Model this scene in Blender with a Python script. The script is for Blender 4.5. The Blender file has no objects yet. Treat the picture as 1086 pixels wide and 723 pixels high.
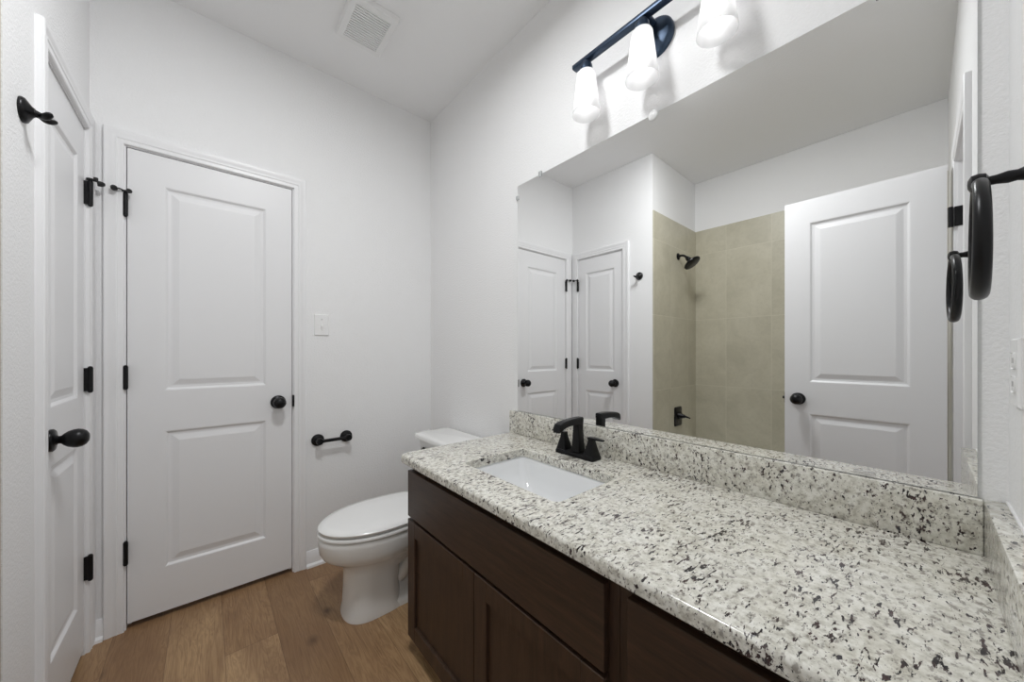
import bpy, bmesh, math, random
from mathutils import Vector, Matrix
PI = math.pi
S = bpy.context.scene
C = S.collection

# ------------------------------------------------------------------ camera
H = 1.173
cam_d = bpy.data.cameras.new('camera'); cam = bpy.data.objects.new('camera', cam_d); C.objects.link(cam)
cam.location = (0, 0, H); cam.rotation_euler = (PI/2, 0, math.radians(-40.86))
cam_d.sensor_fit = 'HORIZONTAL'; cam_d.sensor_width = 36; cam_d.lens = 374.93/1086*36
cam_d.shift_y = (373.2-361.5)/1086
cam_d.clip_start = 0.01; cam_d.clip_end = 60
S.camera = cam
# ------------------------------------------------------------------ world, lamps, exposure
w = bpy.data.worlds.new('world'); S.world = w; w.use_nodes = True
w.node_tree.nodes['Background'].inputs['Color'].default_value = (.9, .95, 1, 1)
w.node_tree.nodes['Background'].inputs['Strength'].default_value = 0.05
BULB = 3.8                                   # the three bulbs of the vanity light
HALL = 11.0                                  # added fill light in an invented opening of the unseen hall
al = bpy.data.lights.new('hall_fill', 'AREA'); al.energy = HALL; al.shape = 'RECTANGLE'; al.size = 2.2; al.size_y = 2.1; al.color = (.96, .985, 1)
ao = bpy.data.objects.new('hall_fill', al); ao.location = (-.02, -1.46, 1.20); ao.rotation_euler = (PI/2, 0, 0); C.objects.link(ao)
CEIL = 18.0                                   # round downlight in the ceiling just above the frame (it casts the hook's steep shadow)
cl_ = bpy.data.lights.new('ceiling_lamp', 'AREA'); cl_.energy = CEIL; cl_.shape = 'DISK'; cl_.size = .30; cl_.color = (.975, .99, 1)
co = bpy.data.objects.new('ceiling_lamp', cl_); co.location = (.26, .86, 2.727); co.rotation_euler = (0, .1, 0); C.objects.link(co)
S.view_settings.view_transform = 'Standard'; S.view_settings.look = 'None'
S.view_settings.exposure = 0.08; S.view_settings.gamma = 1.0; S.view_settings.use_curve_mapping = False
S.cycles.max_bounces = 16; S.cycles.diffuse_bounces = 12; S.cycles.glossy_bounces = 6
S.cycles.transparent_max_bounces = 12; S.cycles.transmission_bounces = 8
S.cycles.caustics_reflective = True; S.cycles.sample_clamp_indirect = 6

# ------------------------------------------------------------------ room numbers (metres)
XM, XL, YB, YN, CZ = 1.1606, -.3555, 2.192, -.1105, 2.743      # mirror wall, left wall, back wall, near wall, ceiling
YT, XT = 1.386, -1.160                                         # tub end wall, tub back wall
CT, SP = .776, .884                                             # counter top, backsplash top

# ------------------------------------------------------------------ materials
def srgb(r, g, b):
    return tuple(((c/255)/12.92 if c/255 <= .04045 else ((c/255+.055)/1.055)**2.4) for c in (r, g, b)) + (1,)
def mat(name, col, rough=.5, metal=0, **kw):
    m = bpy.data.materials.new(name); m.use_nodes = True
    b = m.node_tree.nodes['Principled BSDF']
    b.inputs['Base Color'].default_value = col if len(col) == 4 else tuple(col)+(1,)
    b.inputs['Roughness'].default_value = rough; b.inputs['Metallic'].default_value = metal
    for k, v in kw.items(): b.inputs[k].default_value = v
    return m
class N:
    """short node writer"""
    def __init__(s, m): s.t = m.node_tree; s.b = s.t.nodes['Principled BSDF']
    def n(s, typ, ins=None, **at):
        x = s.t.nodes.new(typ)
        for k, v in at.items(): setattr(x, k, v)
        for k, v in (ins or {}).items():
            if isinstance(v, bpy.types.NodeSocket): s.t.links.new(v, x.inputs[k])
            else: x.inputs[k].default_value = v
        return x
    def ramp(s, fac, stops, interp='LINEAR'):
        x = s.t.nodes.new('ShaderNodeValToRGB'); s.t.links.new(fac, x.inputs[0]); cr = x.color_ramp; cr.interpolation = interp
        while len(cr.elements) < len(stops): cr.elements.new(.5)
        for e, (p, c) in zip(cr.elements, stops): e.position = p; e.color = c
        return x.outputs[0]
    def mix(s, f, a, b, mode='MIX'):
        x = s.t.nodes.new('ShaderNodeMix'); x.data_type = 'RGBA'; x.blend_type = mode
        for i, v in ((0, f), (6, a), (7, b)):
            if isinstance(v, bpy.types.NodeSocket): s.t.links.new(v, x.inputs[i])
            else: x.inputs[i].default_value = v
        return x.outputs[2]
    def coord(s, scale=(1, 1, 1), rot=(0, 0, 0), which='Object', loc=(0, 0, 0)):
        tc = s.n('ShaderNodeTexCoord')
        return s.n('ShaderNodeMapping', {'Vector': tc.outputs[which], 'Scale': scale, 'Rotation': rot, 'Location': loc}).outputs[0]
    def bump(s, h, strength=.2, dist=.002):
        x = s.n('ShaderNodeBump', {'Height': h, 'Strength': strength, 'Distance': dist}); s.t.links.new(x.outputs[0], s.b.inputs['Normal'])
    def set(s, name, v): s.t.links.new(v, s.b.inputs[name])
BLK, WHT = (0, 0, 0, 1), (1, 1, 1, 1)

def paint(name, col, strength, rough=.6):
    m = mat(name, col, rough); n = N(m)
    a = n.n('ShaderNodeTexNoise', {'Vector': n.coord(), 'Scale': 130.0, 'Detail': 3.0, 'Roughness': .55}).outputs[0]
    n.bump(n.ramp(a, [(.38, BLK), (.62, WHT)]), strength, .0012)
    return m
M = {}
M['wall'] = paint('wall_paint', (.83, .83, .835), .42)
M['ceiling'] = paint('ceiling_paint', (.85, .85, .855), .25, .8)
M['trim'] = mat('trim_white', (.82, .82, .83), .35)
M['door'] = mat('door_white', (.79, .79, .80), .4)
M['plate'] = mat('plate_white', (.82, .82, .82), .35)
M['black'] = mat('black_bronze', (.010, .010, .011), .34, .55)
M['fixture'] = mat('bronze_blue_reflection', (.030, .050, .085), .32, .6)  # black bronze, its bluish reflection put into the base colour
M['porcelain'] = mat('porcelain', (.82, .82, .81), .08)
M['seat'] = mat('seat_plastic', (.84, .84, .835), .2)
M['sinkwhite'] = mat('sink_porcelain', (.78, .79, .80), .08)
M['rubber'] = mat('rubber_black', (.012, .012, .012), .7)
M['dark'] = mat('dark_gap', (.004, .004, .004), .8)
M['chrome'] = mat('chrome', (.8, .8, .8), .12, 1)
M['caulk'] = mat('caulk_white', (.78, .78, .78), .5)
M['mirror'] = mat('mirror_silver', (.96, .965, .96), .0, 1)
M['mirror_edge'] = mat('mirror_edge_glass', (.10, .16, .14), .15)
M['clip'] = mat('clear_plastic', (.85, .87, .87), .12, 0, **{'Transmission Weight': .55, 'IOR': 1.45})
M['clip_white'] = mat('white_clip_plastic', (.82, .82, .82), .25)
M['tubwhite'] = mat('tub_acrylic', (.74, .74, .73), .15)

def granite():
    m = mat('granite', (.6, .58, .52), .16); n = N(m)
    v = n.coord((1, 1, 1), (.5, .35, .6))
    big = n.n('ShaderNodeTexNoise', {'Vector': v, 'Scale': 14.0, 'Detail': 4.0, 'Roughness': .6}).outputs[0]
    med = n.n('ShaderNodeTexNoise', {'Vector': v, 'Scale': 75.0, 'Detail': 5.0, 'Roughness': .62}).outputs[0]
    base = n.ramp(med, [(.28, srgb(160, 156, 147)), (.42, srgb(206, 204, 195)), (.56, srgb(228, 227, 220)), (.75, srgb(242, 241, 237))])
    tint = n.ramp(big, [(.35, srgb(222, 217, 204)), (.6, srgb(245, 244, 241))])
    col = n.mix(.55, base, tint, 'MULTIPLY'); col = n.mix(.35, col, base)
    # grey translucent grains
    g = n.n('ShaderNodeTexNoise', {'Vector': n.coord((1, 1.6, 1.3), (.2, .4, 1.0), loc=(3, 1, 2)), 'Scale': 62.0, 'Detail': 3.0, 'Roughness': .6}).outputs[0]
    col = n.mix(n.ramp(g, [(.56, BLK), (.64, (.8, .8, .8, 1))]), col, srgb(140, 135, 128))
    # dark elongated grains, clustered
    sv = n.coord((1, 2.9, 1.8), (.3, .5, .75), loc=(5, 2, 7))
    d = n.n('ShaderNodeTexNoise', {'Vector': sv, 'Scale': 50.0, 'Detail': 4.0, 'Roughness': .60, 'Distortion': .3}).outputs[0]
    cl = n.n('ShaderNodeTexNoise', {'Vector': n.coord(loc=(9, 4, 1)), 'Scale': 11.0, 'Detail': 2.0}).outputs[0]
    dm = n.n('ShaderNodeMath', {0: d, 1: n.n('ShaderNodeMath', {0: cl, 1: .30}, operation='MULTIPLY').outputs[0]}, operation='ADD').outputs[0]
    mask = n.ramp(dm, [(.738, BLK), (.770, WHT)])
    hue = n.n('ShaderNodeTexNoise', {'Vector': n.coord(loc=(1, 8, 3)), 'Scale': 30.0, 'Detail': 1.0}).outputs[0]
    dk = n.ramp(hue, [(.42, srgb(40, 36, 38)), (.58, srgb(74, 57, 56)), (.66, srgb(58, 55, 60))])
    col = n.mix(mask, col, dk)
    # fine pepper
    pv = n.n('ShaderNodeTexNoise', {'Vector': n.coord((1, 1.8, 1.4), (.6, .1, .4)), 'Scale': 165.0, 'Detail': 2.0}).outputs[0]
    col = n.mix(n.ramp(pv, [(.67, BLK), (.72, (.85, .85, .85, 1))]), col, srgb(88, 78, 74))
    n.set('Base Color', col)
    n.b.inputs['Coat Weight'].default_value = .25; n.b.inputs['Coat Roughness'].default_value = .08
    return m
M['granite'] = granite()

def darkwood(name, rot):
    m = mat(name, (.03, .02, .015), .42); n = N(m)
    v = n.coord((1, 1, 1), rot)
    st = n.n('ShaderNodeMapping', {'Vector': v, 'Scale': (40, 3.0, 40)}).outputs[0]
    g = n.n('ShaderNodeTexNoise', {'Vector': st, 'Scale': 1.6, 'Detail': 6.0, 'Roughness': .65, 'Distortion': .6}).outputs[0]
    f = n.n('ShaderNodeTexNoise', {'Vector': n.n('ShaderNodeMapping', {'Vector': v, 'Scale': (420, 22, 420)}).outputs[0], 'Scale': 1.0, 'Detail': 2.0}).outputs[0]
    col = n.ramp(g, [(.3, srgb(50, 36, 27)), (.55, srgb(66, 48, 36)), (.75, srgb(80, 59, 45))])
    col = n.mix(n.ramp(f, [(.55, BLK), (.7, (.45, .45, .45, 1))]), col, srgb(38, 27, 20))
    n.set('Base Color', col); n.bump(f, .08, .0006)
    return m
M['wood_h'] = darkwood('espresso_wood_horizontal', (0, 0, 0))
M['wood_v'] = darkwood('espresso_wood_vertical', (PI/2, 0, 0))
M['vent_shade'] = mat('louver_gap_shade', (.012, .009, .007), .6)  # shade between the fan louvers, as a flat near-black colour

def oakfloor():
    m = mat('oak_plank_floor', (.3, .2, .12), .42); n = N(m)
    tc = n.n('ShaderNodeTexCoord').outputs['Object']
    sep = n.n('ShaderNodeSeparateXYZ', {0: tc})
    PW, PL, X0 = .172, 1.22, .055
    def mth(op, a, b=0.0, c=None):
        d = {0: a, 1: b}
        if c is not None: d[2] = c
        return n.n('ShaderNodeMath', d, operation=op).outputs[0]
    u = mth('DIVIDE', mth('SUBTRACT', sep.outputs[0], X0), PW)
    row = mth('FLOOR', u); fu = mth('SUBTRACT', u, row)
    off = mth('MULTIPLY', mth('FRACT', mth('MULTIPLY', row, .381)), PL)
    vv = mth('DIVIDE', mth('ADD', mth('SUBTRACT', sep.outputs[1], 1.756), off), PL)
    colm = mth('FLOOR', vv); fv = mth('SUBTRACT', vv, colm)
    idv = n.n('ShaderNodeCombineXYZ', {0: row, 1: colm, 2: 3.0}).outputs[0]
    rnd = n.n('ShaderNodeTexWhiteNoise', {0: idv}, noise_dimensions='3D')
    rv = rnd.outputs[0]; rc = rnd.outputs[1]
    # grain coordinates shifted per plank
    sh = n.n('ShaderNodeVectorMath', {0: rc, 1: (7, 13, 5)}, operation='MULTIPLY').outputs[0]
    gv = n.n('ShaderNodeVectorMath', {0: tc, 1: sh}, operation='ADD').outputs[0]
    g1v = n.n('ShaderNodeMapping', {'Vector': gv, 'Scale': (9, 1.0, 1)}).outputs[0]
    g1 = n.n('ShaderNodeTexNoise', {'Vector': g1v, 'Scale': 2.2, 'Detail': 4.0, 'Roughness': .55, 'Distortion': 1.2}).outputs[0]
    rings = n.n('ShaderNodeMath', {0: mth('MULTIPLY', g1, 60.0)}, operation='SINE').outputs[0]
    rings = mth('ADD', mth('MULTIPLY', rings, .5), .5)
    fine = n.n('ShaderNodeTexNoise', {'Vector': n.n('ShaderNodeMapping', {'Vector': gv, 'Scale': (260, 9, 1)}).outputs[0], 'Scale': 1.0, 'Detail': 3.0}).outputs[0]
    blot = n.n('ShaderNodeTexNoise', {'Vector': n.n('ShaderNodeMapping', {'Vector': gv, 'Scale': (5, 1.6, 1)}).outputs[0], 'Scale': 1.5, 'Detail': 3.0}).outputs[0]
    base = n.ramp(rv, [(0, srgb(138, 108, 76)), (.4, srgb(156, 124, 89)), (1, srgb(186, 154, 114))])
    col = n.mix(n.ramp(blot, [(.35, (.55, .55, .55, 1)), (.62, BLK)]), base, srgb(122, 90, 62))
    col = n.mix(mth('MULTIPLY', rings, .34), col, srgb(112, 80, 53))
    col = n.mix(n.ramp(fine, [(.52, BLK), (.72, (.5, .5, .5, 1))]), col, srgb(104, 74, 50))
    # knots
    kv = n.n('ShaderNodeTexVoronoi', {'Vector': n.n('ShaderNodeMapping', {'Vector': gv, 'Scale': (1.5, 1, 1)}).outputs[0], 'Scale': 4.2, 'Randomness': 1.0}).outputs['Distance']
    kn = n.ramp(kv, [(.03, WHT), (.10, (.40, .40, .40, 1)), (.19, BLK)])
    col = n.mix(mth('MULTIPLY', kn, .85), col, srgb(74, 48, 32))
    eu = mth('MINIMUM', fu, mth('SUBTRACT', 1.0, fu)); ev = mth('MINIMUM', fv, mth('SUBTRACT', 1.0, fv))
    seam = mth('MINIMUM', mth('MULTIPLY', eu, PW), mth('MULTIPLY', ev, PL))
    sm = n.ramp(mth('MULTIPLY', seam, 100.0), [(.06, WHT), (.14, BLK)])
    col = n.mix(mth('MULTIPLY', sm, .55), col, srgb(78, 54, 36))
    n.set('Base Color', col)
    n.bump(mth('SUBTRACT', mth('MULTIPLY', fine, .3), sm), .15, .001)
    return m
M['floor'] = oakfloor()

def tile(name, axis, origin, sign):
    """large upright rectangular wall tiles, stacked; axis 0/1 = the wall's horizontal axis"""
    m = mat(name, (.4, .37, .3), .38); n = N(m)
    tc = n.n('ShaderNodeTexCoord').outputs['Object']; sep = n.n('ShaderNodeSeparateXYZ', {0: tc})
    def mth(op, a, b=0.0): return n.n('ShaderNodeMath', {0: a, 1: b}, operation=op).outputs[0]
    u = mth('DIVIDE', mth('SUBTRACT', sep.outputs[axis], origin), .33); v = mth('DIVIDE', mth('SUBTRACT', sep.outputs[2], .869), .60)
    fu, fv = mth('FRACT', u), mth('FRACT', v)
    idv = n.n('ShaderNodeCombineXYZ', {0: mth('FLOOR', u), 1: mth('FLOOR', v), 2: 1.0+axis}).outputs[0]
    rnd = n.n('ShaderNodeTexWhiteNoise', {0: idv}, noise_dimensions='3D')
    sv = n.n('ShaderNodeVectorMath', {0: tc, 1: n.n('ShaderNodeVectorMath', {0: rnd.outputs[1], 1: (5, 5, 5)}, operation='MULTIPLY').outputs[0]}, operation='ADD').outputs[0]
    c1 = n.n('ShaderNodeTexNoise', {'Vector': sv, 'Scale': 5.0, 'Detail': 6.0, 'Roughness': .6, 'Distortion': .5}).outputs[0]
    c2 = n.n('ShaderNodeTexNoise', {'Vector': sv, 'Scale': 45.0, 'Detail': 3.0}).outputs[0]
    col = n.ramp(c1, [(.3, srgb(178, 173, 154)), (.5, srgb(189, 184, 165)), (.7, srgb(198, 193, 175))])
    col = n.mix(n.ramp(c2, [(.5, BLK), (.75, (.35, .35, .35, 1))]), col, srgb(170, 165, 147))
    col = n.mix(.12, col, n.ramp(rnd.outputs[0], [(0, srgb(165, 160, 142)), (1, srgb(212, 207, 188))]))
    eu = mth('MULTIPLY', mth('MINIMUM', fu, mth('SUBTRACT', 1.0, fu)), .33); ev = mth('MULTIPLY', mth('MINIMUM', fv, mth('SUBTRACT', 1.0, fv)), .60)
    gm = n.ramp(mth('MULTIPLY', mth('MINIMUM', eu, ev), 100.0), [(.12, WHT), (.20, BLK)])
    col = n.mix(gm, col, srgb(206, 201, 184))
    n.set('Base Color', col); n.bump(mth('SUBTRACT', 1.0, gm), .5, .001)
    return m
M['tile_back'] = tile('greige_tile_long_wall', 1, 1.120, 1)
M['tile_end'] = tile('greige_tile_end_wall', 0, -.653, 1)

def shade_glass():
    m = bpy.data.materials.new('frosted_shade'); m.use_nodes = True; t = m.node_tree; t.nodes.clear()
    o = t.nodes.new('ShaderNodeOutputMaterial'); a = t.nodes.new('ShaderNodeBsdfTranslucent'); b = t.nodes.new('ShaderNodeBsdfTransparent')
    d = t.nodes.new('ShaderNodeBsdfDiffuse'); g = t.nodes.new('ShaderNodeBsdfGlossy'); g.inputs['Roughness'].default_value = .25
    a.inputs['Color'].default_value = (.92, .92, .92, 1); d.inputs['Color'].default_value = (.85, .85, .86, 1)
    x1 = t.nodes.new('ShaderNodeMixShader'); x2 = t.nodes.new('ShaderNodeMixShader'); x3 = t.nodes.new('ShaderNodeMixShader')
    x1.inputs[0].default_value = .45; t.links.new(a.outputs[0], x1.inputs[1]); t.links.new(d.outputs[0], x1.inputs[2])
    x3.inputs[0].default_value = .04; t.links.new(x1.outputs[0], x3.inputs[1]); t.links.new(g.outputs[0], x3.inputs[2])
    x2.inputs[0].default_value = .27; t.links.new(x3.outputs[0], x2.inputs[1]); t.links.new(b.outputs[0], x2.inputs[2])
    t.links.new(x2.outputs[0], o.inputs[0]); return m
M['shade'] = shade_glass()
mb_ = mat('lit_bulb', (.9, .9, .9), .4); mb_.node_tree.nodes['Principled BSDF'].inputs['Emission Color'].default_value = (1, .99, .98, 1)
mb_.node_tree.nodes['Principled BSDF'].inputs['Emission Strength'].default_value = BULB; M['bulb'] = mb_

# ------------------------------------------------------------------ mesh helpers
def BM(): return bmesh.new()
def box(bm, x0, x1, y0, y1, z0, z1, bev=0, seg=2):
    vs = [bm.verts.new((x, y, z)) for x in (x0, x1) for y in (y0, y1) for z in (z0, z1)]
    fs = [bm.faces.new([vs[i] for i in q]) for q in ((0, 1, 3, 2), (4, 6, 7, 5), (0, 4, 5, 1), (2, 3, 7, 6), (0, 2, 6, 4), (1, 5, 7, 3))]
    if bev:
        es = {e for f in fs for e in f.edges}
        bmesh.ops.bevel(bm, geom=list(es), offset=bev, segments=seg, affect='EDGES', profile=.5)
def loft(bm, loops, cap0=True, cap1=True, closed=True):
    rows = [[bm.verts.new(p) for p in L] for L in loops]; n = len(rows[0])
    for a, b in zip(rows, rows[1:]):
        for i in range(n if closed else n-1):
            j = (i+1) % n
            bm.faces.new((a[i], a[j], b[j], b[i]))
    if cap0: bm.faces.new(list(reversed(rows[0])))
    if cap1: bm.faces.new(rows[-1])
    return rows
def frame(d):
    d = Vector(d).normalized(); up = Vector((0, 0, 1)) if abs(d.z) < .9 else Vector((1, 0, 0))
    a = d.cross(up).normalized(); return d, a, a.cross(d).normalized()
def lathe(bm, prof, org, axis, seg=32, cap0=True, cap1=True):
    d, a, b = frame(axis); o = Vector(org)
    loft(bm, [[o+d*h+(a*math.cos(2*PI*k/seg)+b*math.sin(2*PI*k/seg))*max(r, 1e-5) for k in range(seg)] for r, h in prof], cap0, cap1)
def tube(bm, pts, rad, seg=14, flat=None):
    """swept tube through pts, one radius per point; flat = (sx, sy) per point squashes the section"""
    P = [Vector(p) for p in pts]; n = len(P)
    if not hasattr(rad, '__len__'): rad = [rad]*n
    T = [(P[min(i+1, n-1)]-P[max(i-1, 0)]).normalized() for i in range(n)]
    _, a, b = frame(T[0]); L = []
    for i in range(n):
        a = (a-T[i]*a.dot(T[i])).normalized(); b = T[i].cross(a)
        fx, fy = flat[i] if flat else (1, 1)
        L.append([P[i]+(a*math.cos(2*PI*k/seg)*fx+b*math.sin(2*PI*k/seg)*fy)*rad[i] for k in range(seg)])
    loft(bm, L)
def spline(pts, n=8):
    P = [Vector(p) for p in pts]; out = []
    for i in range(len(P)-1):
        p0, p1, p2, p3 = P[max(i-1, 0)], P[i], P[i+1], P[min(i+2, len(P)-1)]
        for k in range(n):
            t = k/n
            out.append(.5*((2*p1)+(p2-p0)*t+(2*p0-5*p1+4*p2-p3)*t*t+(3*p1-p0-3*p2+p3)*t**3))
    return out+[P[-1]]
def rrect(cx, cy, hx, hy, r, z, n=6):
    L = []
    for sx, sy, a0 in ((1, 1, 0), (-1, 1, PI/2), (-1, -1, PI), (1, -1, 3*PI/2)):
        for k in range(n+1):
            a = a0+PI/2*k/n
            L.append(Vector((cx+sx*(hx-r)+r*math.cos(a), cy+sy*(hy-r)+r*math.sin(a), z)))
    return L
def obj(name, bm, m, parent=None, smooth=None, kind=None):
    bmesh.ops.recalc_face_normals(bm, faces=bm.faces)
    org = parent_loc(parent)
    if org: bmesh.ops.translate(bm, verts=bm.verts, vec=-org)
    me = bpy.data.meshes.new(name); bm.to_mesh(me); bm.free()
    o = bpy.data.objects.new(name, me); C.objects.link(o)
    for k in (m if isinstance(m, (list, tuple)) else [m]): me.materials.append(k)
    if parent: o.parent = parent
    if smooth:
        for p in me.polygons: p.use_smooth = True
        me.set_sharp_from_angle(angle=math.radians(smooth))
    if kind: o['kind'] = kind
    return o
def parent_loc(p):
    v = Vector((0, 0, 0))
    while p: v += p.location; p = p.parent
    return v if v.length else None
def thing(name, label, cat, loc):
    o = bpy.data.objects.new(name, None); C.objects.link(o); o.location = loc; o.empty_display_size = .05
    o['label'] = label; o['category'] = cat; return o
def tag(o, label, cat, kind=None):
    o['label'] = label; o['category'] = cat
    if kind: o['kind'] = kind
    return o
def root_mesh(name, bm, m, loc, smooth=None):
    """a top-level mesh whose origin stands at loc"""
    bmesh.ops.translate(bm, verts=bm.verts, vec=-Vector(loc)); o = obj(name, bm, m, None, smooth); o.location = loc; return o

# ------------------------------------------------------------------ room shell
D1 = (-.2555, .3485)            # back door opening (x)
D2 = (1.650, 2.120)             # left door opening (y)
D3 = (-.2760, .3380)            # near doorway opening (x)
DT = 2.040                      # head of the openings
WT = .115
bm = BM()
box(bm, XL-WT, D1[0]-.02, YB, YB+WT, 0, CZ); box(bm, D1[1]+.02, XM+WT, YB, YB+WT, 0, CZ); box(bm, D1[0]-.02, D1[1]+.02, YB, YB+WT, DT+.02, CZ)
tag(obj('wall_back', bm, M['wall']), 'white textured back wall holding the closed door and the paper holder', 'wall', 'structure')
bm = BM()
box(bm, XL-WT, XL, YT, D2[0]-.02, 0, CZ); box(bm, XL-WT, XL, D2[1]+.02, YB, 0, CZ); box(bm, XL-WT, XL, D2[0]-.02, D2[1]+.02, DT+.02, CZ)
tag(obj('wall_left', bm, M['wall']), 'white textured left wall with the narrow door and robe hook', 'wall', 'structure')
bm = BM(); box(bm, XM, XM+WT, YN-WT, YB, 0, CZ)
tag(obj('wall_right', bm, M['wall']), 'white textured wall behind the mirror, vanity and light bar', 'wall', 'structure')
bm = BM()
box(bm, XT-WT, D3[0]-.02, YN-WT, YN, 0, CZ); box(bm, D3[1]+.02, XM, YN-WT, YN, 0, CZ); box(bm, D3[0]-.02, D3[1]+.02, YN-WT, YN, DT+.02, CZ)
tag(obj('wall_near', bm, M['wall']), 'white side wall carrying the towel ring at the right edge', 'wall', 'structure')
bm = BM(); box(bm, XT-WT, XL-WT, YT, YT+WT, 0, CZ)
tag(obj('wall_alcove_end', bm, M['wall']), 'end wall of the tub alcove above the shower head, seen in the mirror', 'wall', 'structure')
bm = BM(); box(bm, XT-WT, XT, YN, YT, 0, CZ)
tag(obj('wall_alcove_back', bm, M['wall']), 'long white wall above the tub tile, seen in the mirror', 'wall', 'structure')
bm = BM(); box(bm, XT-WT, XM+WT, YN-WT-1.3, YB+WT+.3, -.06, 0)
tag(obj('floor', bm, M['floor']), 'brown oak plank floor running towards the closed door', 'floor', 'structure')
bm = BM(); box(bm, XT-WT, XM+WT, YN-WT-1.3, YB+WT, CZ, CZ+.06)
tag(obj('ceiling', bm, M['ceiling']), 'plain white ceiling with the square fan grille', 'ceiling', 'structure')
# hall beyond the doorway the photograph is taken from
bm = BM(); y1 = YN-WT-1.2
box(bm, XT-WT, -1.12, y1-.1, y1, 0, CZ); box(bm, 1.08, XM+WT, y1-.1, y1, 0, CZ); box(bm, -1.12, 1.08, y1-.1, y1, 2.25, CZ); box(bm, -1.12, 1.08, y1-.1, y1, 0, .15); box(bm, XT-WT-.1, XT-WT, y1, YN-WT, 0, CZ); box(bm, XM+WT, XM+WT+.1, y1, YN-WT, 0, CZ)
tag(obj('wall_hall', bm, M['wall']), 'plain hall wall beyond the open doorway', 'wall', 'structure')
# tile skins of the tub alcove (10 mm thick)
TZ = 2.293
bm = BM(); box(bm, XT, XT+.010, YN, YT, .36, TZ, .0015, 1)
tag(obj('wall_alcove_tile_back', bm, M['tile_back']), 'large greige tile panel on the long tub wall, seen in the mirror', 'tile', 'structure')
bm = BM(); box(bm, XT+.010, XL-.002, YT-.010, YT, .36, TZ, .0015, 1)
tag(obj('wall_alcove_tile_end', bm, M['tile_end']), 'greige tile panel behind the shower head, seen in the mirror', 'tile', 'structure')

# ------------------------------------------------------------------ trim: casings, jambs, baseboards
CAS = [(0, 0), (0, .010), (.003, .012), (.017, .012), (.021, .0145), (.026, .0125), (.034, .0135), (.041, .0165), (.046, .0175), (.054, .0175), (.057, .015), (.057, 0)]
def casing(bm, a, b, zt, mp, rev=.005):
    """mitred door casing round an opening a..b; mp(u, h, z) places a point h proud of the wall"""
    a, b, zt = a-rev, b+rev, zt+rev
    loops = []
    for k in range(4):
        L = []
        for d, h in CAS:
            u, z = ((a-d, 0), (a-d, zt+d), (b+d, zt+d), (b+d, 0))[k]
            L.append(Vector(mp(u, h, z)))
        loops.append(L)
    loft(bm, loops)
def jamb(bm, a, b, zt, mp, depth=WT, back=.040):
    for (u0, u1, z0, z1) in ((a-.018, a, 0, zt+.018), (b, b+.018, 0, zt+.018), (a, b, zt, zt+.018)):
        p, q = mp(u0, 0, z0), mp(u1, -depth, z1)
        box(bm, *(sorted((p[0], q[0]))), *(sorted((p[1], q[1]))), z0, z1)
    for (u0, u1, z0, z1) in ((a, a+.011, 0, zt), (b-.011, b, 0, zt), (a, b, zt-.011, zt)):     # door stops
        p, q = mp(u0, -back, z0), mp(u1, -back-.035, z1)
        box(bm, *(sorted((p[0], q[0]))), *(sorted((p[1], q[1]))), z0, z1)
mpB = lambda u, h, z: (u, YB-h, z)
mpL = lambda u, h, z: (XL+h, u, z)
mpN = lambda u, h, z: (u, YN+h, z)
T = []
for name, op, mp, lab, zz in (('trim_1', D1, mpB, 'white moulded casing round the closed back door', 0), ('trim_2', D2, mpL, 'white moulded casing round the narrow left door', 0), ('trim_3', D3, mpN, 'white casing of the near doorway with the open door', 0)):
    bm = BM(); casing(bm, op[0], op[1], DT, mp); o = tag(obj(name, bm, M['trim'], None, 30), lab, 'door casing', 'structure')
    bm = BM(); jamb(bm, op[0], op[1], DT, mp); obj('jamb', bm, M['trim'], o)
    T.append(o)
BB = [(0, 0), (.026, 0), (.026, .004), (.024, .012), (.018, .017), (.013, .019), (.013, .058), (.0105, .063), (.0105, .068), (.007, .076), (.005, .083), (0, .083)]
def base(name, a, b, mp, lab, e0=0, e1=0):
    bm = BM(); loft(bm, [[Vector(mp(u, h, z)) for h, z in BB] for u in (a, b)])
    return tag(obj(name, bm, M['trim'], None, 30), lab, 'baseboard', 'structure')
mpR = lambda u, h, z: (XM-h, u, z)
base('baseboard_back', D1[1]+.0625, XM-.001, mpB, 'white baseboard on the back wall behind the toilet')
base('baseboard_corner', XL+.001, D1[0]-.0625, mpB, 'short white baseboard piece in the corner between the two doors')
base('baseboard_left', YT+.001, D2[0]-.0625, mpL, 'white baseboard under the robe hook')
base('baseboard_right', 1.335, YB-.027, mpR, 'white baseboard behind the toilet tank')

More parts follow.
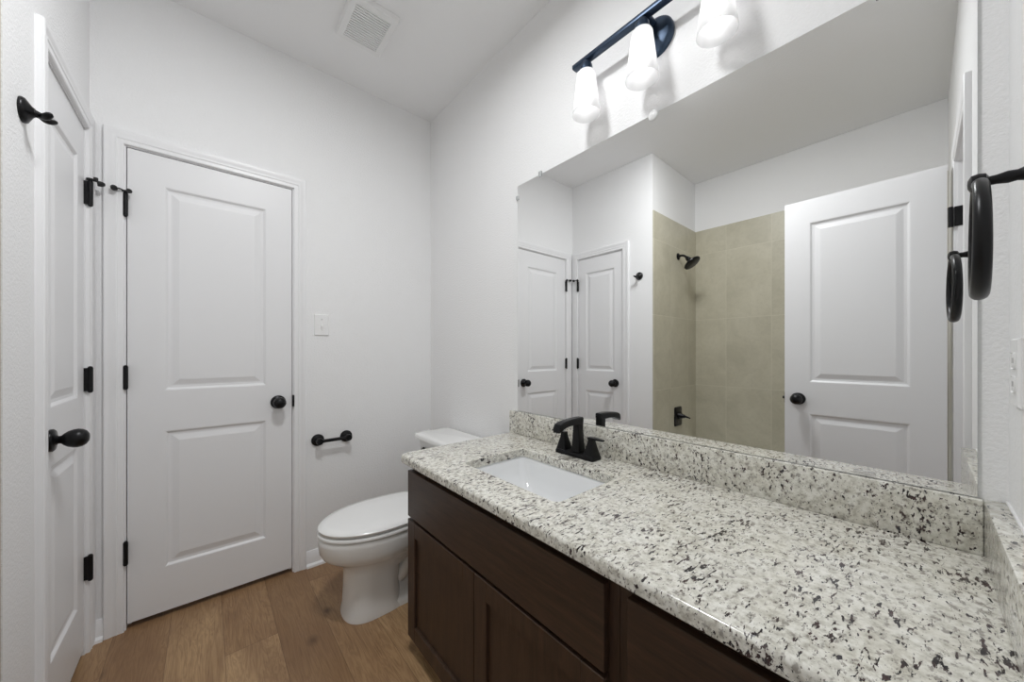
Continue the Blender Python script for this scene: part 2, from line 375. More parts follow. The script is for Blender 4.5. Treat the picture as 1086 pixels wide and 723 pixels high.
# ------------------------------------------------------------------ doors
def slab(bm, W, Hh, t, mp, pu, pz):
    """two-panel moulded slab; mp(u, w, z): w = 0 is the front face, w = -t the back; pu/pz panel limits"""
    def quad(u0, u1, z0, z1, w): 
        bm.faces.new([bm.verts.new(mp(*p)) for p in ((u0, w, z0), (u1, w, z0), (u1, w, z1), (u0, w, z1))])
    for w, s in ((0, -1), (-t, 1)):
        zs = [0]+[z for p in pz for z in p]+[Hh]
        quad(0, pu[0], 0, Hh, w); quad(pu[1], W, 0, Hh, w)
        for i in range(0, len(zs), 2): quad(pu[0], pu[1], zs[i], zs[i+1], w)
        for z0, z1 in pz:
            L = []
            for off, dep in ((0, 0), (.004, .001), (.012, .008), (.022, .009), (.027, .008), (.047, .002), (.050, .0015)):
                L.append([Vector(mp(u, w+s*dep, z)) for u, z in ((pu[0]+off, z0+off), (pu[1]-off, z0+off), (pu[1]-off, z1-off), (pu[0]+off, z1-off))])
            loft(bm, L, False, True)
    for e in ((0, 0, 0, Hh), (W, W, 0, Hh)):
        bm.faces.new([bm.verts.new(mp(*p)) for p in ((e[0], 0, 0), (e[0], -t, 0), (e[0], -t, Hh), (e[0], 0, Hh))])
    for z in (0, Hh):
        bm.faces.new([bm.verts.new(mp(*p)) for p in ((0, 0, z), (W, 0, z), (W, -t, z), (0, -t, z))])
    bmesh.ops.remove_doubles(bm, verts=bm.verts, dist=1e-5)
KNOB = [(.033, 0), (.034, .002), (.034, .007), (.030, .011), (.016, .013), (.0115, .018), (.0120, .023), (.0185, .029), (.0245, .037), (.0280, .047), (.0288, .056), (.0268, .065), (.0213, .073), (.0120, .0785), (.0, .0800)]
def knob(parent, pos, n):
    bm = BM(); lathe(bm, KNOB, pos, n, 36, True, False); bmesh.ops.remove_doubles(bm, verts=bm.verts, dist=1e-4)
    o = obj('door_knob', bm, M['black'], parent, 45); o['label'] = 'black round door knob'; return o
def hinge(parent, pos, out, along, stop=False, z=None):
    """barrel at pos; out = direction proud of the door, along = direction towards the casing"""
    p, o_, a_ = Vector(pos), Vector(out), Vector(along); hh = .046
    bm = BM()
    lathe(bm, [(.003, -hh-.006), (.0065, -hh-.003), (.0065, -hh), (.0078, -hh), (.0078, hh), (.0065, hh), (.0065, hh+.003), (.003, hh+.006)], p, (0, 0, 1), 14)
    for s in (-1, 1):                          # leaf edges running back from the barrel to door and jamb
        q = p-o_*.020+a_*.0028*s; r = p+a_*.0010*s-o_*.002
        x0, x1 = sorted((q.x, r.x)); y0, y1_ = sorted((q.y, r.y))
        if x1-x0 < .002: x1 += .001; x0 -= .001
        if y1_-y0 < .002: y1_ += .001; y0 -= .001
        box(bm, x0, x1, y0, y1_, p.z-hh+.001, p.z+hh-.001)
    h = obj('hinge', bm, M['black'], parent, 40); h['label'] = 'black door hinge'
    if stop:
        bm = BM(); c = p+Vector((0, 0, hh+.008))
        lathe(bm, [(.011, -.003), (.011, .003)], c, (0, 0, 1), 16)
        e1 = c-a_*.012+o_*.016; e2 = c+a_*.030+o_*.022
        tube(bm, [c, e1], .003, 8); tube(bm, [c, c+(e2-c)*.5+Vector((0, 0, .004)), e2], .0032, 8)
        lathe(bm, [(.008, -.006), (.009, 0), (.008, .006)], e1, -o_+a_*(-.2), 14)
        lathe(bm, [(.0055, -.012), (.009, -.006), (.0105, 0), (.0105, .008)], e2, -o_, 14)
        s_ = obj('hinge_pin_stop', bm, M['rubber'], h, 40)
PZ = ((.195, .800), (.978, 1.882))
# back door (closed): u = x
W1 = D1[1]-D1[0]-.006
bm = BM(); slab(bm, W1, DT-.027, .035, lambda u, w, z: (D1[0]+.003+u, YB+.003-w, .024+z), (.112, W1-.112), PZ)
d1 = root_mesh('door_1', bm, M['door'], (D1[0]+.003, YB+.003, .024)); tag(d1, 'closed white two-panel door in the back wall', 'door', 'structure')
knob(d1, (.284, YB+.003, .913), (0, -1, 0))
for i, z in enumerate((1.792, 1.066, .328)): hinge(d1, (D1[0]+.000, YB-.0115, z), (0, -1, 0), (-1, 0, 0), i == 0)
bm = BM(); box(bm, D1[1]-.001, D1[1]+.0065, YB-.0125, YB+.02, .884, .944)
o = obj('strike_plate', bm, M['black'], T[0]); o['label'] = 'black strike plate'
# left narrow door (closed): u = y
W2 = D2[1]-D2[0]-.006
bm = BM(); slab(bm, W2, DT-.027, .035, lambda u, w, z: (XL-.003+w, D2[0]+.003+u, .024+z), (.080, W2-.080), PZ)
d2 = root_mesh('door_2', bm, M['door'], (XL-.003, D2[0]+.003, .024)); tag(d2, 'narrow closed white two-panel door in the left wall', 'door', 'structure')
knob(d2, (XL-.003, 1.722, .905), (1, 0, 0))
for i, z in enumerate((1.792, 1.066, .333)): hinge(d2, (XL+.0135, D2[1]-.000, z), (1, 0, 0), (0, 1, 0), i == 0)
# open door parked in front of the tub (seen in the mirror): u = y
XD = -.2744
W3 = .606
bm = BM(); slab(bm, W3, DT-.027, .035, lambda u, w, z: (XD+w, YN+.030+u, .024+z), (.112, W3-.112), PZ)
d3 = root_mesh('door_3', bm, M['door'], (XD, YN+.030, .024)); tag(d3, 'open white two-panel door standing before the tub tile, seen in the mirror', 'door', 'structure')
knob(d3, (XD, .462, .905), (1, 0, 0)); 
k = knob(d3, (XD-.035, .462, .905), (-1, 0, 0))
for z in (1.792, .333):
    bm = BM(); lathe(bm, [(.0078, -.046), (.0078, .046)], (XD-.002, YN+.020, z), (0, 0, 1), 14)
    box(bm, XD-.036, XD-.002, YN+.0285, YN+.0302, z-.045, z+.045); box(bm, D3[0]+.000, D3[0]+.002, YN-.036, YN+.010, z-.045, z+.045)
    h = obj('hinge', bm, M['black'], d3, 40); h['label'] = 'black door hinge'
bm = BM(); box(bm, XD-.030, XD-.006, YN+.030+W3, YN+.030+W3+.003, .876, .934); lathe(bm, [(.008, 0), (.008, .010)], (XD-.018, YN+.033+W3, .905), (0, 1, 0), 12)
obj('latch', bm, M['black'], d3)

# ------------------------------------------------------------------ bathtub in the alcove (mostly below the mirror's view)
tb = thing('bathtub', 'white alcove bathtub under the tiled walls', 'bathtub', (-.79, .64, 0))
tcx, tcy, thx, thy = (XT+.012+XL-.004)/2, (YN+YT-.012)/2, (XL-.004-XT-.012)/2, (YT-.012-YN)/2-.001
bm = BM()
loft(bm, [rrect(tcx, tcy, thx-.01, thy, .012, 0), rrect(tcx, tcy, thx-.01, thy, .012, .33), rrect(tcx, tcy, thx, thy, .012, .345), rrect(tcx, tcy, thx, thy, .012, .372), rrect(tcx, tcy, thx-.006, thy-.006, .012, .380),
          rrect(tcx, tcy, thx-.075, thy-.085, .12, .380), rrect(tcx, tcy, thx-.088, thy-.10, .12, .365), rrect(tcx, tcy, thx-.12, thy-.16, .14, .12), rrect(tcx, tcy, thx-.16, thy-.22, .14, .075)])
obj('tub_shell', bm, M['tubwhite'], tb, 40)
bm = BM(); lathe(bm, [(.03, 0), (.03, .004), (.0, .006)], (tcx, tcy+thy-.32, .0755), (0, 0, 1), 20)
obj('drain', bm, M['black'], tb)

# ------------------------------------------------------------------ vanity cabinets
CF = .598                       # front of doors and drawer fronts
FF = CF+.020                    # face frame
CTB = CT-.032                   # underside of the granite
def shaker(parent, y0, y1, z0, z1, name='cabinet_door', st=.058):
    bm = BM()
    for (a, b, c, d) in ((y0, y0+st, z0, z1), (y1-st, y1, z0, z1)): box(bm, CF, CF+.019, a, b, c, d, .0015, 1)
    for (c, d) in ((z0, z0+st), (z1-st, z1)): box(bm, CF+.0002, CF+.019, y0+st, y1-st, c, d, .0012, 1)
    o = obj(name, bm, M['wood_v'], parent)
    bm = BM(); box(bm, CF+.0095, CF+.016, y0+st-.004, y1-st+.004, z0+st-.004, z1-st+.004)
    obj('door_panel', bm, M['wood_v'], o); return o
def front(parent, y0, y1, z0, z1, name):
    bm = BM(); box(bm, CF, CF+.019, y0, y1, z0, z1, .002, 2); return obj(name, bm, M['wood_h'], parent)
VL = 1.316; SPL = .388          # left end of the vanity; split between the two cabinets
def carcass(parent, y0, y1, stiles):
    bm = BM()
    for a in (y0, y1-.016):
        box(bm, FF+.0192, XM-.002, a, a+.016, .085, CTB); box(bm, FF+.068, XM-.002, a, a+.016, .0, .085)
    box(bm, FF+.02, XM-.002, y0+.016, y1-.016, .085, .10); box(bm, XM-.012, XM-.002, y0+.016, y1-.016, .10, CTB)
    obj('cabinet_body', bm, M['wood_v'], parent)
    bm = BM()
    for a, b in stiles: box(bm, FF, FF+.019, a, b, .065, CTB, .0008, 1)
    ys = sorted(x for s in stiles for x in s)
    box(bm, FF+.0002, FF+.019, y0+.03, y1-.03, .065, .105); box(bm, FF+.0002, FF+.019, y0+.03, y1-.03, .700, CTB); box(bm, FF+.0002, FF+.019, y0+.03, y1-.03, .50, .55)
    obj('face_frame', bm, M['wood_v'], parent)
    bm = BM(); box(bm, FF+.055, FF+.067, y0+.016, y1-.016, 0, .085); obj('toe_kick', bm, M['wood_h'], parent)
sb = thing('vanity_cabinet', 'dark espresso vanity base with two shaker doors under the sink', 'cabinet', (.88, .85, 0))
carcass(sb, SPL, VL, ((SPL, SPL+.042), (VL-.042, VL)))
front(sb, .412, VL, .533, .711, 'false_drawer_front')
shaker(sb, .8655, VL, .066, .522); shaker(sb, .412, .8625, .066, .522)
db = thing('drawer_cabinet', 'dark espresso drawer base at the near end of the vanity', 'cabinet', (.88, .13, 0))
carcass(db, YN+.001, SPL-.0005, ((YN+.001, YN+.045), (SPL-.0425, SPL-.0005)))
y0 = YN+.012
front(db, y0, .362, .533, .711, 'drawer_front'); front(db, y0, .362, .302, .522, 'drawer_front'); front(db, y0, .362, .066, .291, 'drawer_front')

# ------------------------------------------------------------------ granite top with splashes
CX0, CY1 = .571, 1.339
SX0, SX1, SY0, SY1 = .700, .990, .628, 1.078     # sink cut-out
ct = thing('countertop', 'speckled cream granite counter on the dark vanity', 'countertop', (.87, .6, CT))
def topouter(e, z):
    """plan outline, rounded free corner at front left; e = inset"""
    r = .028; L = []
    x0, y1_ = CX0+e, CY1-e
    cxx, cyy = x0+r, y1_-r
    for k in range(9):
        a = PI/2+PI/2*k/8
        L.append(Vector((cxx+r*math.cos(a), cyy+r*math.sin(a), z)))
    L += [Vector((x0, YN+.0005, z)), Vector((XM-.0005, YN+.0005, z)), Vector((XM-.0005, y1_, z))]
    return L
hole = lambda z, e=0: rrect((SX0+SX1)/2, (SY0+SY1)/2, (SX1-SX0)/2-e, (SY1-SY0)/2-e, .022, z)
bm = BM()
prof = [(.004, CTB), (.0, CTB+.004)] + [(.008*(1-math.sin(a))+.0, CT-.008+.008*math.sin(a)) if False else (.010*(1-math.cos(a)), CT-.010+.010*math.sin(a)) for a in [PI/2*k/5 for k in range(6)]]
rows = loft(bm, [topouter(e, z) for e, z in prof], False, False)
hz = [(0, CTB), (0, CT-.003), (-.003, CT)]
hr = loft(bm, [hole(z, e) for e, z in hz], False, False)
for a, b in ((rows[-1], hr[-1]), (rows[0], hr[0])):
    es = []
    for L in (a, b):
        for i in range(len(L)):
            e = bm.edges.get((L[i], L[(i+1) % len(L)])); es.append(e)
    bmesh.ops.triangle_fill(bm, use_beauty=True, use_dissolve=False, edges=es)
obj('counter_slab', bm, M['granite'], ct, 35)
bm = BM(); box(bm, XM-.0205, XM-.0005, YN+.0306, CY1, CT+.0002, SP, .0025, 2); obj('backsplash', bm, M['granite'], ct, 35)
bm = BM(); box(bm, CX0+.004, XM-.0005, YN+.0005, YN+.0305, CT+.0002, SP, .0025, 2); obj('side_splash', bm, M['granite'], ct, 35)
bm = BM(); box(bm, XM-.0025, XM-.0002, -.070, CY1, SP-.001, SP+.0012); box(bm, CX0+.01, XM-.003, YN+.0002, YN+.004, SP-.002, SP+.0035)
obj('caulk_line', bm, M['caulk'], ct)

# sink
sk = thing('sink', 'white rectangular undermount sink sunk in the granite', 'sink', ((SX0+SX1)/2, (SY0+SY1)/2, CTB-.15))
scx, scy = (SX0+SX1)/2, (SY0+SY1)/2; hx, hy = (SX1-SX0)/2, (SY1-SY0)/2
zt = CTB-.0008
inner = [(hx+.004, hy+.004, .026, zt), (hx+.001, hy+.001, .026, zt-.006), (hx-.004, hy-.006, .03, zt-.03), (hx-.010, hy-.020, .034, zt-.065), (hx-.018, hy-.045, .040, zt-.098), (hx-.032, hy-.085, .045, zt-.120), (hx-.060, hy-.135, .05, zt-.131), (.035, .045, .034, zt-.1345)]
outer = [(a+.012, b+.012, r+.012, z-.008 if i else z) for i, (a, b, r, z) in enumerate(inner)]
outer[0] = (hx+.022, hy+.022, .04, zt); outer.insert(1, (hx+.022, hy+.022, .04, zt-.012))
bm = BM()
loops = [rrect(scx, scy, a, b, r, z) for a, b, r, z in reversed(outer)] + [rrect(scx, scy, a, b, r, z) for a, b, r, z in inner]
loft(bm, loops); obj('basin', bm, M['sinkwhite'], sk, 50)
bm = BM(); lathe(bm, [(.022, 0), (.022, .003), (.016, .004), (.014, .002), (0, .002)], (scx, scy, zt-.1343), (0, 0, 1), 24); obj('drain', bm, M['black'], sk, 40)

# faucet
FX, FY = 1.078, .862
fc = thing('faucet', 'black two-handle centerset faucet on the granite behind the sink', 'faucet', (FX, FY, CT))
def sq(cx, cy, hx, hy, z, r=.003, tilt=0): 
    return [Vector((p.x, p.y, p.z+tilt*(p.x-cx))) for p in rrect(cx, cy, hx, hy, min(r, hx*.9, hy*.9), z, 3)]
bm = BM(); loft(bm, [sq(FX, FY, .029, .091, CT+.0005, .008), sq(FX, FY, .029, .091, CT+.010, .008), sq(FX, FY, .026, .088, CT+.016, .007)])
obj('base_plate', bm, M['black'], fc, 35)
bm = BM()
loft(bm, [sq(FX+.004, FY, .020, .020, CT+.0155), sq(FX+.004, FY, .0175, .0165, CT+.05), sq(FX+.004, FY, .0155, .0140, CT+.10), sq(FX+.003, FY, .0165, .0140, CT+.128)])
# spout arm: rectangular section sweeping forward and dipping at the mouth
sec = []
for x, zt_, zb_, hw in ((FX+.0195, .147, .124, .0140), (FX+.005, .1475, .120, .0145), (FX-.018, .1475, .121, .0150), (FX-.045, .146, .122, .0158), (FX-.075, .143, .119, .0165), (FX-.098, .140, .112, .0172), (FX-.113, .134, .105, .0174), (FX-.118, .125, .1035, .0165)):
    z0, z1 = CT+zb_, CT+zt_; b = .004
    sec.append([Vector((x, FY+y, z)) for y, z in ((-hw+b, z0), (hw-b, z0), (hw, z0+b), (hw, z1-b), (hw-b, z1), (-hw+b, z1), (-hw, z1-b), (-hw, z0+b))])
loft(bm, sec)
obj('spout', bm, M['black'], fc, 35)
for s in (1, -1):
    hyy = FY+s*.066
    bm = BM()
    loft(bm, [sq(FX, hyy, .0235, .0225, CT+.0155), sq(FX, hyy, .019, .018, CT+.035), sq(FX, hyy, .0125, .0115, CT+.062), sq(FX, hyy, .0105, .0100, CT+.074)])
    h = obj('handle', bm, M['black'], fc, 35)
    bm = BM()
    lv = []
    for d, hwid, z0, z1 in ((-.011, .009, .0735, .082), (.012, .0095, .0735, .083), (.036, .0075, .0755, .0820), (.054, .006, .076, .0810)):
        lv.append([Vector((FX-.002+x, hyy+s*d, CT+z)) for x, z in ((-hwid, z0), (hwid, z0), (hwid, z1), (-hwid, z1))])
    loft(bm, lv); obj('lever', bm, M['black'], h)

# ------------------------------------------------------------------ mirror
MY0, MY1, MZ0, MZ1 = -.0735, 1.2923, SP+.0015, 1.9845
bm = BM()
x0, x1 = XM-.0058, XM-.0006
box(bm, x0, x1, MY0, MY1, MZ0, MZ1)
bm.faces.ensure_lookup_table()
for f in bm.faces: f.material_index = 0 if abs(f.calc_center_median().x-x0) < 1e-5 else 1
mi = root_mesh('mirror', bm, [M['mirror'], M['mirror_edge']], (XM, (MY0+MY1)/2, MZ0)); tag(mi, 'large frameless wall mirror above the granite backsplash', 'mirror')
def clip(y, z, dy, dz, m=None, lab=None):
    bm = BM(); box(bm, x0-.005, x0-.0004, y-dy, y+dy, z-dz, z+dz, .0015, 2); box(bm, x0-.0006, XM-.0005, y-dy*.8, y+dy*.8, z+(dz*.2 if z > 1.97 else -dz), z+(dz if z > 1.97 else -dz*.3)) if (z > 1.97 or z < .9) else None
    lathe(bm, [(.004, 0), (.0032, .0025), (0, .003)], (x0-.005, y, z+(dz*.4 if z > 1.97 else 0)), (-1, 0, 0), 10)
    o = obj('mirror_clip', bm, m or M['clip'], mi, 40)
    if lab: o['label'] = lab
clip(1.137, MZ1+.002, .009, .012)
clip(.058, MZ1+.002, .009, .012)
bm = BM(); lathe(bm, [(.017, 0), (.017, .003), (.013, .0065), (0, .008)], (x0-.0005, .597, MZ1-.004), (-1, 0, 0), 24); o = obj('mirror_clip', bm, M['clip_white'], mi, 40); o['label'] = 'round white mirror clip'
bm = BM(); box(bm, x0-.005, x0-.0003, MY1-.008, MY1+.008, 1.918, 1.936, .0015, 2); box(bm, x0-.0005, XM-.0005, MY1+.0008, MY1+.008, 1.918, 1.936); obj('mirror_clip', bm, M['clip'], mi, 40)
for y in (.085,):
    bm = BM(); box(bm, x0-.003, x0-.0003, y-.018, y+.018, MZ0+.001, MZ0+.012, .0008, 1); o = obj('mirror_clip', bm, M['chrome'], mi); o['label'] = 'flat metal clip at the mirror foot'

# ------------------------------------------------------------------ vanity light bar
LX, LZ = 1.090, 2.232
vl = thing('vanity_light', 'dark three-lamp light bar with frosted shades above the mirror', 'light', (XM, .58, 2.23))
bm = BM(); lathe(bm, [(.064, 0), (.064, .012), (.060, .018), (.050, .022), (0, .023)], (XM-.0003, .59, 2.236), (-1, 0, 0), 40); obj('wall_plate', bm, M['fixture'], vl, 40)
bm = BM(); tube(bm, [(XM-.02, .59, LZ+.046), (LX+.008, .59, LZ+.047)], [.012, .010], 14); obj('arm', bm, M['fixture'], vl, 40)
bm = BM(); box(bm, LX-.013, LX+.013, .603-.285, .603+.285, LZ+.039, LZ+.055, .002, 2); obj('bar', bm, M['fixture'], vl, 35)
for y in (.830, .603, .376):
    bm = BM(); lathe(bm, [(.014, .0395), (.0225, .026), (.0245, .012), (.0245, -.004)], (LX, y, LZ), (0, 0, 1), 24)
    sc_ = obj('lamp_socket', bm, M['fixture'], vl, 40)
    bm = BM()
    po = [(.0265, .0), (.0310, -.002), (.0340, -.008), (.0415, -.07), (.0478, -.12), (.0522, -.153), (.0528, -.158)]
    pi_ = [(r-.0022, h) for r, h in reversed(po)]; pi_[-1] = (.0262, -.0025)
    pi_[0] = (.0512, -.1585)
    lathe(bm, po+pi_, (LX, y, LZ), (0, 0, 1), 36, False, False)
    obj('lamp_shade', bm, M['shade'], sc_, 50)
    bm = BM(); lathe(bm, [(.011, -.006), (.012, -.045), (.017, -.062), (.0235, -.082), (.0245, -.098), (.0215, -.113), (.013, -.1235), (.0, -.126)], (LX, y, LZ), (0, 0, 1), 20); bmesh.ops.remove_doubles(bm, verts=bm.verts, dist=1e-4)
    obj('bulb', bm, M['bulb'], sc_, 60)

# ------------------------------------------------------------------ ceiling fan grille
fx0, fx1, fy0, fy1 = .475, .690, 1.600, 1.868
vt = thing('ceiling_vent', 'white square exhaust fan grille on the ceiling', 'vent', ((fx0+fx1)/2, (fy0+fy1)/2, CZ))
fb = .030; zl = CZ-.024
cxv, cyv, hxv, hyv = (fx0+fx1)/2, (fy0+fy1)/2, (fx1-fx0)/2, (fy1-fy0)/2
bm = BM()
loft(bm, [rrect(cxv, cyv, hxv, hyv, .006, CZ-.0003, 3), rrect(cxv, cyv, hxv, hyv, .006, zl+.008, 3), rrect(cxv, cyv, hxv-.005, hyv-.005, .006, zl, 3), rrect(cxv, cyv, hxv-fb, hyv-fb, .003, zl, 3), rrect(cxv, cyv, hxv-fb, hyv-fb, .003, CZ-.004, 3)], True, True)
obj('vent_frame', bm, M['plate'], vt, 35)
bm = BM(); n = 15
ya, yb = fy0+fb, fy1-fb
for i in range(n):
    y = ya+(yb-ya)*(i+.5)/n; hw = (yb-ya)/n*.33
    box(bm, fx0+fb, fx1-fb, y-hw, y+hw, zl+.0015, zl+.010)
obj('louvers', bm, M['plate'], vt)
bm = BM(); box(bm, fx0+fb+.001, fx1-fb-.001, ya+.001, yb-.001, CZ-.006, CZ-.0045); obj('shade_backing', bm, M['vent_shade'], vt)  # near-black sheet stands in for the shade behind the louvers

# ------------------------------------------------------------------ small fittings
# robe hook on the left wall
hk = thing('robe_hook', 'black double-prong robe hook on the left wall beside the narrow door', 'hook', (XL, 1.497, 1.790))
hc = Vector((XL, 1.497, 1.790))
bm = BM(); lathe(bm, [(.031, 0), (.0315, .003), (.030, .007), (.022, .012), (.014, .017), (.010, .022)], hc, (1, 0, 0), 32); obj('flange', bm, M['black'], hk, 50)
bm = BM(); tube(bm, spline([hc+Vector((.016, 0, 0)), hc+Vector((.024, 0, -.002)), hc+Vector((.034, 0, -.005))], 5), [.0105-.0035*k/10 for k in range(11)], 14); obj('post', bm, M['black'], hk, 60)
for s in (1, -1):
    bm = BM()
    pts = spline([hc+Vector((.028, 0, -.004)), hc+Vector((.036, s*.008, -.008)), hc+Vector((.044, s*.016, -.006)), hc+Vector((.052, s*.023, .001))], 5)
    rr = [.0060+.0036*math.sin(PI*min(1, k/(len(pts)-1)*1.0)) for k in range(len(pts))]; rr[-1] = .0028; rr[-2] = .005
    tube(bm, pts, rr, 12, [(1.0, .75)]*len(pts)); obj('prong', bm, M['black'], hk, 60)
# toilet paper holder on the back wall
tp = thing('toilet_paper_holder', 'black toilet paper holder with two round posts on the back wall', 'toilet paper holder', (.54, YB, .685))
for x in (.468, .616):
    bm = BM(); lathe(bm, [(.032, 0), (.033, .003), (.032, .008), (.024, .012), (.014, .016), (.0125, .030), (.015, .038), (.0175, .044), (.018, .056), (.0165, .062), (0, .064)], (x, YB, .685), (0, -1, 0), 28); obj('post', bm, M['black'], tp, 45)
bm = BM(); tube(bm, [(.468, YB-.050, .685), (.540, YB-.050, .685), (.616, YB-.050, .685)], .0095, 14); obj('roller', bm, M['black'], tp, 60)
# light switch
sw = thing('light_switch', 'white wall switch plate beside the closed back door', 'switch', (.487, YB, 1.324))
bm = BM(); loft(bm, [[Vector((.487+a*.0365, YB-h, 1.324+b*.0585)) for a, b in ((-1, -1), (1, -1), (1, 1), (-1, 1))] if h == 0 else [Vector((.487+a*(.0365-.003*(h > .004)), YB-h, 1.324+b*(.0585-.003*(h > .004)))) for a, b in ((-1, -1), (1, -1), (1, 1), (-1, 1))] for h in (0, .003, .006)]); obj('switch_plate', bm, M['plate'], sw)
bm = BM(); box(bm, .4815, .4925, YB-.0068, YB-.0055, 1.312, 1.336); loft(bm, [[Vector((.487+a*.0042, YB-h, 1.321+b*.006+dz)) for a, b in ((-1, -1), (1, -1), (1, 1), (-1, 1))] for h, dz in ((.006, 0), (.016, -.004))]); obj('toggle', bm, M['plate'], sw)
for dz in (-.030, .030):
    bm = BM(); lathe(bm, [(.0032, 0), (.0026, .001), (0, .0012)], (.487, YB-.0058, 1.324+dz), (0, -1, 0), 10); o = obj('screw', bm, M['chrome'], sw); o['label'] = 'small metal screw'
# outlet plate on the near side wall
ou = thing('outlet_plate', 'white outlet plate on the side wall above the counter end', 'outlet', (1.045, YN, 1.138))
bm = BM(); loft(bm, [[Vector((1.045+a*(.036-e), YN+h, 1.138+b*(.0585-e))) for a, b in ((-1, -1), (1, -1), (1, 1), (-1, 1))] for h, e in ((0, 0), (.003, 0), (.006, .003))]); obj('cover_plate', bm, M['plate'], ou)
bm = BM()
for dz in (-.02, .02): box(bm, 1.045-.016, 1.045+.016, YN+.0055, YN+.0075, 1.138+dz-.014, 1.138+dz+.014, .003, 2)
obj('receptacle', bm, M['plate'], ou, 40)
for dz in (-.02, .02):
    for dx in (-.006, .006):
        bm = BM(); box(bm, 1.045+dx-.001, 1.045+dx+.001, YN+.0070, YN+.0077, 1.138+dz-.004, 1.138+dz+.005); obj('slot', bm, M['dark'], ou)
# towel ring on the near side wall
RX, RY, RZ = .855, YN+.0545, 1.337
tr = thing('towel_ring', 'black towel ring hanging on the side wall at the right edge', 'towel ring', (RX, YN, 1.42))
pz_ = 1.420
bm = BM(); lathe(bm, [(.027, 0), (.0275, .004), (.024, .008), (.013, .011), (.0095, .016), (.0075, .022), (.0085, .030), (.0065, .040), (.0065, .046), (.012, .049), (.0135, .055), (.0120, .062), (.006, .065), (0, .0655)], (RX, YN, pz_), (0, 1, 0), 28); obj('post', bm, M['black'], tr, 45)
bm = BM(); R = .079; rows = []; RT = Matrix.Rotation(math.radians(-1.8), 3, 'Z')
for k in range(48):
    a = 2*PI*k/48; c = Vector((math.sin(a), 0, math.cos(a))); tr_ = .0078+.0014*(1-math.cos(a))/2
    rows.append([Vector((RX, RY, RZ))+RT @ (c*(R+tr_*math.cos(2*PI*j/14))+Vector((0, tr_*math.sin(2*PI*j/14), 0))) for j in range(14)])
loft(bm, rows+[rows[0]], False, False); bmesh.ops.remove_doubles(bm, verts=bm.verts, dist=1e-5); obj('ring', bm, M['black'], tr, 60)
# shower head and valve on the alcove's end wall
YE = YT-.010
sh = thing('shower_head', 'black shower head on the tiled end wall, seen in the mirror', 'shower head', (-.83, YE, 2.008))
sx = -.785
bm = BM(); lathe(bm, [(.030, 0), (.030, .004), (.022, .010), (.012, .014)], (sx, YE, 2.000), (0, -1, 0), 24); obj('flange', bm, M['black'], sh, 45)
arm = spline([(sx, YE-.008, 2.000), (sx, YE-.030, 2.003), (sx, YE-.055, 1.994), (sx, YE-.080, 1.970)], 6)
bm = BM(); tube(bm, arm, .0095, 14); obj('shower_arm', bm, M['black'], sh, 60)
ax = Vector((0, -.62, -.78)).normalized(); e = Vector((sx, YE-.080, 1.970))
bm = BM(); lathe(bm, [(.013, -.012), (.018, -.002), (.019, .010), (.020, .022), (.038, .036), (.064, .050), (.070, .056), (.070, .064), (.064, .068), (0, .068)], e, ax, 36); obj('spray_head', bm, M['black'], sh, 40)
va = thing('tub_valve', 'black square shower valve with lever on the tiled end wall, seen in the mirror', 'shower valve', (-.80, YE, .61))
vx, vz = -.775, .618
bm = BM()
loft(bm, [[Vector((p.x, YE-h, p.y)) for p in rrect(vx, vz, .066-e_, .082-e_, .016, 0)] for h, e_ in ((0, 0), (.006, 0), (.011, .005))]); obj('escutcheon', bm, M['black'], va, 40)
bm = BM(); lathe(bm, [(.030, .010), (.028, .022), (.018, .045), (.015, .060), (.012, .064)], (vx, YE, vz+.006), (0, -1, 0), 24); obj('valve_stem', bm, M['black'], va, 45)
bm = BM(); tube(bm, spline([(vx, YE-.050, vz+.006), (vx, YE-.075, vz+.004), (vx, YE-.105, vz-.004)], 4), [.013, .013, .012, .011, .010, .009, .008, .0075, .007], 12, [(1, .8)]*9); obj('lever', bm, M['black'], va, 60)

# ------------------------------------------------------------------ toilet (faces -x, tank against the mirror wall)
TY = 1.678
to = thing('toilet', 'white two-piece toilet with closed lid beyond the vanity', 'toilet', (.75, TY, 0))
def egg(xf, xb, hw, z, n=48, pw=2.0, cx=None, tail=2.0):
    """plan outline, front xf (small x), back xb; widest at cx"""
    cx = cx if cx is not None else xf+(xb-xf)*.48; L = []
    for k in range(n):
        a = 2*PI*k/n; c, s = math.cos(a), math.sin(a)
        p = pw if c > 0 else tail
        x = cx-(cx-xf)*abs(c)**(2/p) if c > 0 else cx+(xb-cx)*abs(c)**(2/p)
        L.append(Vector((x, TY+hw*math.copysign(abs(s)**(2/p), s), z)))
    return L
XF = .358
bm = BM()
kw = dict(tail=3, cx=.62)
loft(bm, [egg(.455, .72, .112, .0005, pw=2.5, tail=4, cx=.57), egg(.455, .72, .113, .012, pw=2.5, tail=4, cx=.57), egg(.462, .70, .108, .040, pw=2.5, tail=4, cx=.57), egg(.466, .69, .104, .12, pw=2.5, tail=4, cx=.57), egg(.466, .70, .104, .19, pw=2.4, tail=4, cx=.57),
          egg(.460, .80, .110, .225, pw=2.3, tail=3.5, cx=.60), egg(.438, .93, .128, .245, **kw), egg(.408, .96, .148, .262, **kw), egg(.378, .97, .170, .284, **kw), egg(.366, .97, .178, .306, **kw), egg(.361, .97, .181, .350, **kw), egg(.361, .965, .181, .368, **kw), egg(.366, .96, .177, .3755, **kw)])
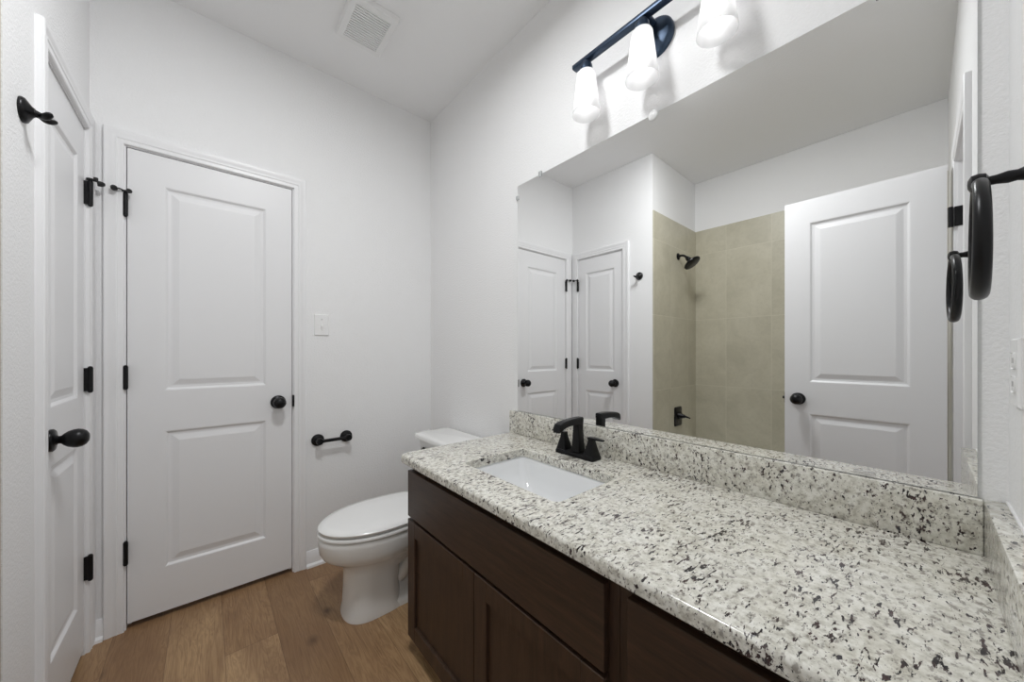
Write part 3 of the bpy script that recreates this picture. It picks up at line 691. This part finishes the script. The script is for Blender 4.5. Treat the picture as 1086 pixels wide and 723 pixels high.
# lower body behind the front column, and its foot
loft(bm, [rrect(.84, TY, .20, .106, .04, .0006), rrect(.84, TY, .20, .106, .04, .028), rrect(.84, TY, .19, .092, .04, .045), rrect(.85, TY, .19, .060, .03, .09), rrect(.86, TY, .19, .060, .03, .22), rrect(.88, TY, .22, .085, .04, .27), rrect(.90, TY, .235, .11, .04, .31), rrect(.90, TY, .235, .115, .04, .384)])
obj('bowl', bm, M['porcelain'], to, 60)
for s in (1, -1):
    bm = BM()
    pts = spline([(.69, TY+s*.058, .10), (.74, TY+s*.062, .17), (.82, TY+s*.064, .19), (.90, TY+s*.062, .13), (.93, TY+s*.060, .045)], 6)
    tube(bm, pts, [.020+.020*min(1, k/6) for k in range(len(pts))], 16); obj('trapway', bm, M['porcelain'], to, 60)
bm = BM()
loft(bm, [egg(XF+.022, .90, .166, .3765, **kw), egg(XF+.020, .90, .168, .3812, **kw), egg(XF+.001, .905, .185, .3825, **kw), egg(XF, .905, .186, .389, **kw), egg(XF+.004, .90, .182, .394, **kw)]); obj('seat', bm, M['seat'], to, 50)
bm = BM()
loft(bm, [egg(XF+.024, .895, .164, .3975, **kw), egg(XF+.022, .895, .166, .4025, **kw), egg(XF+.005, .90, .181, .4035, **kw), egg(XF+.003, .90, .183, .411, **kw), egg(XF+.010, .893, .177, .418, **kw), egg(XF+.04, .87, .150, .4225, **kw), egg(XF+.12, .80, .08, .4245, **kw)])
for s in (1, -1): box(bm, .875, .915, TY+s*.075-.02, TY+s*.075+.02, .3845, .417, .006, 2)
obj('lid', bm, M['seat'], to, 50)
TZ0, TZ1 = .385, .676
bm = BM()
loft(bm, [rrect(1.045, TY, .088, .200, .03, TZ0), rrect(1.040, TY, .095, .212, .035, TZ0+.05), rrect(1.033, TY, .106, .228, .035, TZ1)]); obj('tank', bm, M['porcelain'], to, 50)
bm = BM()
loft(bm, [rrect(1.030, TY, .112, .236, .035, TZ1+.0005), rrect(1.026, TY, .120, .252, .034, TZ1+.006), rrect(1.026, TY, .120, .252, .034, TZ1+.022), rrect(1.026, TY, .115, .247, .034, TZ1+.030), rrect(1.028, TY, .098, .225, .035, TZ1+.033)]); obj('tank_lid', bm, M['porcelain'], to, 50)
bm = BM(); lathe(bm, [(.012, 0), (.012, .008), (.008, .012)], (.929, TY+.15, TZ1-.05), (-1, 0, 0), 16); tube(bm, [(.914, TY+.15, TZ1-.05), (.908, TY+.11, TZ1-.055), (.908, TY+.075, TZ1-.060)], [.007, .006, .0075], 12); o = obj('flush_lever', bm, M['black'], to, 50)
